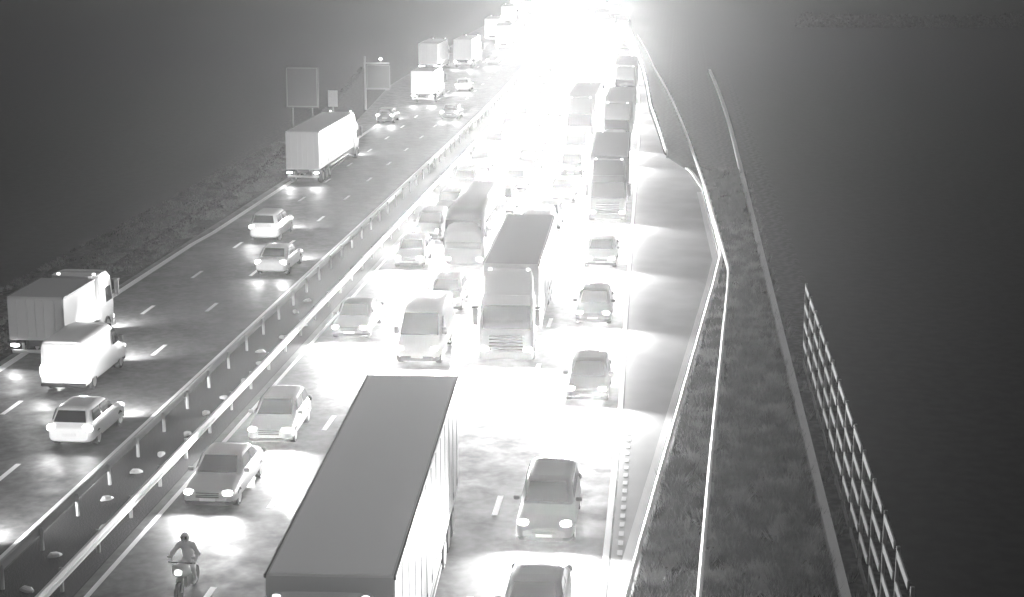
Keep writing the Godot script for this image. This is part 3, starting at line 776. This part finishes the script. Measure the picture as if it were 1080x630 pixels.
	var st := st_new(); tube(st, Vector3(0, -0.05, 0), Vector3(0, 5.6, 0), 0.14, 0.11, 12); part("mast", done(st), mat("sign_steel", 0.2, 0.6, 0.2), g)
	st = st_new(); box(st, Vector3(1.3, 4.9, 0.0), Vector3(2.6, 0.16, 0.16), 0.02); box(st, Vector3(1.3, 2.2, 0), Vector3(2.6, 0.12, 0.12), 0.02); part("arm", done(st), mat("sign_steel", 0.2, 0.6, 0.2), g)
	st = st_new(); box(st, Vector3(1.45, 3.5, 0.16), Vector3(2.5, 2.5, 0.14), 0.03); var pnl := part("panel", done(st), mat("sign_dark", 0.04, 0.5), g)
	st = st_new()
	for s in [-1.0, 1.0]:
		box(st, Vector3(1.45 + s * 1.2, 3.5, 0.24), Vector3(0.06, 2.4, 0.03)); box(st, Vector3(1.45, 3.5 + s * 1.2, 0.243), Vector3(2.34, 0.06, 0.03))
	part("border", done(st), mat("sign_border", 0.13, 0.5), pnl)
	var lp := Vector3(1.7, 5.35, 0.1)
	st = st_new(); tube(st, Vector3(1.7, 4.9, 0.0), Vector3(1.7, 5.3, 0.02), 0.05, 0.05); part("lamp_arm", done(st), mat("sign_steel", 0.2, 0.6, 0.2), g)
	part("lamp", lens_mesh("sign_lamp_lens", 0.36, 0.26, 0.26), lamp("sign_lamp_glow", 3.0), g, lp)
	var ol := OmniLight3D.new(); ol.name = "lamp_light"; ol.light_energy = 1.5; ol.light_size = 0.15; ol.omni_range = 60.0; ol.omni_attenuation = 2.0; ol.shadow_enabled = true; ol.position = lp + Vector3(0, 0, 0.25); g.add_child(ol)

	# tall slatted barrier fence on the right
	var fen := thing("roadside_fence", "tall open fence of five rails between steel posts, on the outer verge", "fence", at(5.75, 38.5))
	var fpost := cached("fence_post", func():
		var s := st_new(); box(s, Vector3(0, 1.85, 0), Vector3(0.10, 3.9, 0.10), 0.012); return done(s))
	var frail := cached("fence_rail", func():
		var s := st_new(); box(s, Vector3.ZERO, Vector3(0.05, 0.24, 2.05), 0.012); return done(s))
	for k in 14:
		part("post", fpost, mat("fence_post", 0.12, 0.6, 0.2), fen, Vector3(0, -0.03, -2.7 * k))
		if k < 13:
			for r in 5: part("rail", frail, mat("fence_rail", 0.15, 0.75), fen, Vector3(-0.055, 0.35 + 0.83 * r, -2.7 * k - 1.35))

	# ---- grass on the verges
	var tuft := cached("tuft", func():
		var s := st_new(); s.set_smooth_group(-1)
		var rr := RandomNumberGenerator.new(); rr.seed = 4
		for k in 14:
			var a := rr.randf() * TAU; var b := Vector3(cos(a), 0, sin(a)) * rr.randf() * 0.10
			var h := rr.randf_range(0.12, 0.30); var lean := Vector3(cos(a), 0, sin(a)) * rr.randf_range(0.03, 0.16)
			var w := Vector3(-sin(a), 0, cos(a)) * 0.014
			tri(s, b - w, b + w, b + lean + Vector3(0, h, 0), b - lean * 3.0)
		return done(s))
	var clump := FastNoiseLite.new(); clump.seed = 5; clump.frequency = 0.45
	var xf: Array = []
	while xf.size() < 9000:
		var d := rng.randf_range(40.0, 135.0); var u := rng.randf_range(-1.2, 5.4)
		if u < lerp_table(PAVE, d) + 0.28 or absf(u - 5.07) < 0.3 or clump.get_noise_2d(u * 1.6, d * 0.9) < 0.05: continue
		var sc := rng.randf_range(1.0, 2.2)
		xf.append(Transform3D(Basis(Vector3.UP, rng.randf() * TAU).scaled(Vector3(sc, sc, sc)), at(u, d, -0.04)))
	scatter("grass", "tufted rough grass on the verge beside the refuge area", "grass", tuft, mat("grass_blade", 0.12, 0.5), xf)
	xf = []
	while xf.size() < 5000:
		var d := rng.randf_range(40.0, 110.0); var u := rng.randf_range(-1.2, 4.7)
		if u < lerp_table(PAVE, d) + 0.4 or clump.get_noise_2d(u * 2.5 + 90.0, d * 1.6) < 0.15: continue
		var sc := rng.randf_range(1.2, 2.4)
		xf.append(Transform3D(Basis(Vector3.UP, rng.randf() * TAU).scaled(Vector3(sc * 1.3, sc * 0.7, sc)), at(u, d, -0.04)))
	scatter("headlit_grass", "grass clumps coloured pale for headlight flecks, on the verge beside the refuge area", "grass", tuft, mat("headlit_blade", 0.42, 0.6), xf)  # pale blades paint in the tufts caught by headlights
	xf = []
	while xf.size() < 9000:
		var d := rng.randf_range(70.0, 150.0); var u := rng.randf_range(-36.0, -30.1)
		if clump.get_noise_2d(u, d * 0.7) < -0.1: continue
		var sc := rng.randf_range(0.3, 0.8)
		xf.append(Transform3D(Basis(Vector3.UP, rng.randf() * TAU).scaled(Vector3(sc, sc, sc)), at(u, d, -0.04)))
	scatter("grass", "short grass on the verge beside the free-moving carriageway", "grass", tuft, mat("grass_blade", 0.12, 0.5), xf)
	# scraps of debris in the central reserve
	var scrap := cached("scrap", func():
		var s := st_new(); loft(s, [ring_z(0.22, 0.05, 0.0, 0.06, 3.0, 8), ring_z(0.08, 0.14, -0.02, 0.13, 3.0, 8), ring_z(-0.12, 0.11, -0.02, 0.16, 3.0, 8), ring_z(-0.24, 0.04, 0.0, 0.07, 3.0, 8)], false); return done(s))
	for k in 16:
		var o := part(numbered("debris"), scrap, mat("debris", 0.5, 0.6), self, at(rng.randf_range(-19.0, -17.9), 45.0 + 2.6 * k + rng.randf(), 0.01), Vector3(0, rng.randf() * TAU, 0))
		tag(o, "pale scrap of debris lying on the gravel between the central guardrails", "debris", "debris in the central reserve")
	# hedges
	hedge("low dark foliage standing in for the shade of a ditch along the verge", [[-32.0, 62.0], [-31.4, 95.0], [-32.2, 127.0], [-36.0, 170.0], [-42.0, 230.0]], 0.55, 0.35, 7000)  # dark leaves stand in for the shade of a ditch
	hedge("distant dark field hedge beyond the road on the right", [[28.0, 335.0], [60.0, 338.0], [100.0, 342.0], [130.0, 345.0]], 2.6, 1.4, 9000)

func sign_board(called: String, label: String, pos: Vector3, w: float, h: float, foot: float, tone: float, two: bool):
	var t := thing(called, label, "sign", pos)
	var st := st_new(); box(st, Vector3(0, foot + h / 2, 0.08), Vector3(w, h, 0.05), 0.012)
	var pn := part("panel", done(st), mat("sign_face_%d" % roundi(tone * 100), tone, 0.5), t)
	if two:
		for k in 2:
			st = st_new(); box(st, Vector3((-1 if k else 1) * (w / 2 - 0.12), foot + h / 2, 0.115), Vector3(0.08, h - 0.24, 0.012)); part("border", done(st), mat("sign_border", 0.13, 0.5), pn)
			st = st_new(); box(st, Vector3(0, foot + h / 2 + (-1 if k else 1) * (h / 2 - 0.12), 0.1175), Vector3(w - 0.16, 0.08, 0.012)); part("border", done(st), mat("sign_border", 0.13, 0.5), pn)
	for x in ([-w * 0.3, w * 0.3] if two else [0.0]):
		st = st_new(); tube(st, Vector3(x, -0.08, 0), Vector3(x, foot + h - 0.1, 0), 0.07, 0.07, 10)
		part("post", done(st), mat("sign_steel", 0.2, 0.6, 0.2), t)

func hedge(label: String, pts: Array, h: float, half: float, count: int):
	var t := thing("hedge", label, "hedge", at(pts[0][0], pts[0][1]))
	var rr := RandomNumberGenerator.new(); rr.seed = count
	var st := st_new(); st.set_smooth_group(-1)
	var n := FastNoiseLite.new(); n.seed = 9; n.frequency = 0.25
	for k in count:
		var f := rr.randf() * (pts.size() - 1); var i := mini(int(f), pts.size() - 2); f -= i
		var u: float = lerpf(pts[i][0], pts[i + 1][0], f); var d: float = lerpf(pts[i][1], pts[i + 1][1], f)
		var a := rr.randf() * PI; var top := h * (0.85 + 0.4 * n.get_noise_2d(u, d))
		var r := half * sqrt(rr.randf())
		var c := at(u, d) - t.position + Vector3(0, top * 0.5 * (1.0 - cos(a)) - 0.04, 0) + Vector3(r * sin(a + 0.3) * (1 if k & 1 else -1), 0, rr.randf_range(-0.5, 0.5) * half)
		var s := h * 0.11 + 0.05
		var p := Vector3(rr.randfn(), rr.randfn(), rr.randfn()).normalized() * s; var q := Vector3(rr.randfn(), rr.randfn(), rr.randfn()).normalized() * s
		tri(st, c - p, c + q, c + p * 0.6 - q * 0.6, c - Vector3(0, 5, 0))
	part("foliage", done(st), mat("hedge_leaf", 0.035, 0.7), t)
	st = st_new()
	for k in 40:
		var f := (k + 0.5) / 40.0 * (pts.size() - 1); var i := mini(int(f), pts.size() - 2); f -= i
		var b := at(lerpf(pts[i][0], pts[i + 1][0], f), lerpf(pts[i][1], pts[i + 1][1], f)) - t.position
		tube(st, b - Vector3(0, 0.08, 0), b + Vector3(0.05, h * 0.6, 0), 0.03, 0.015, 5)
	part("stems", done(st), mat("bark", 0.05, 0.9), t)
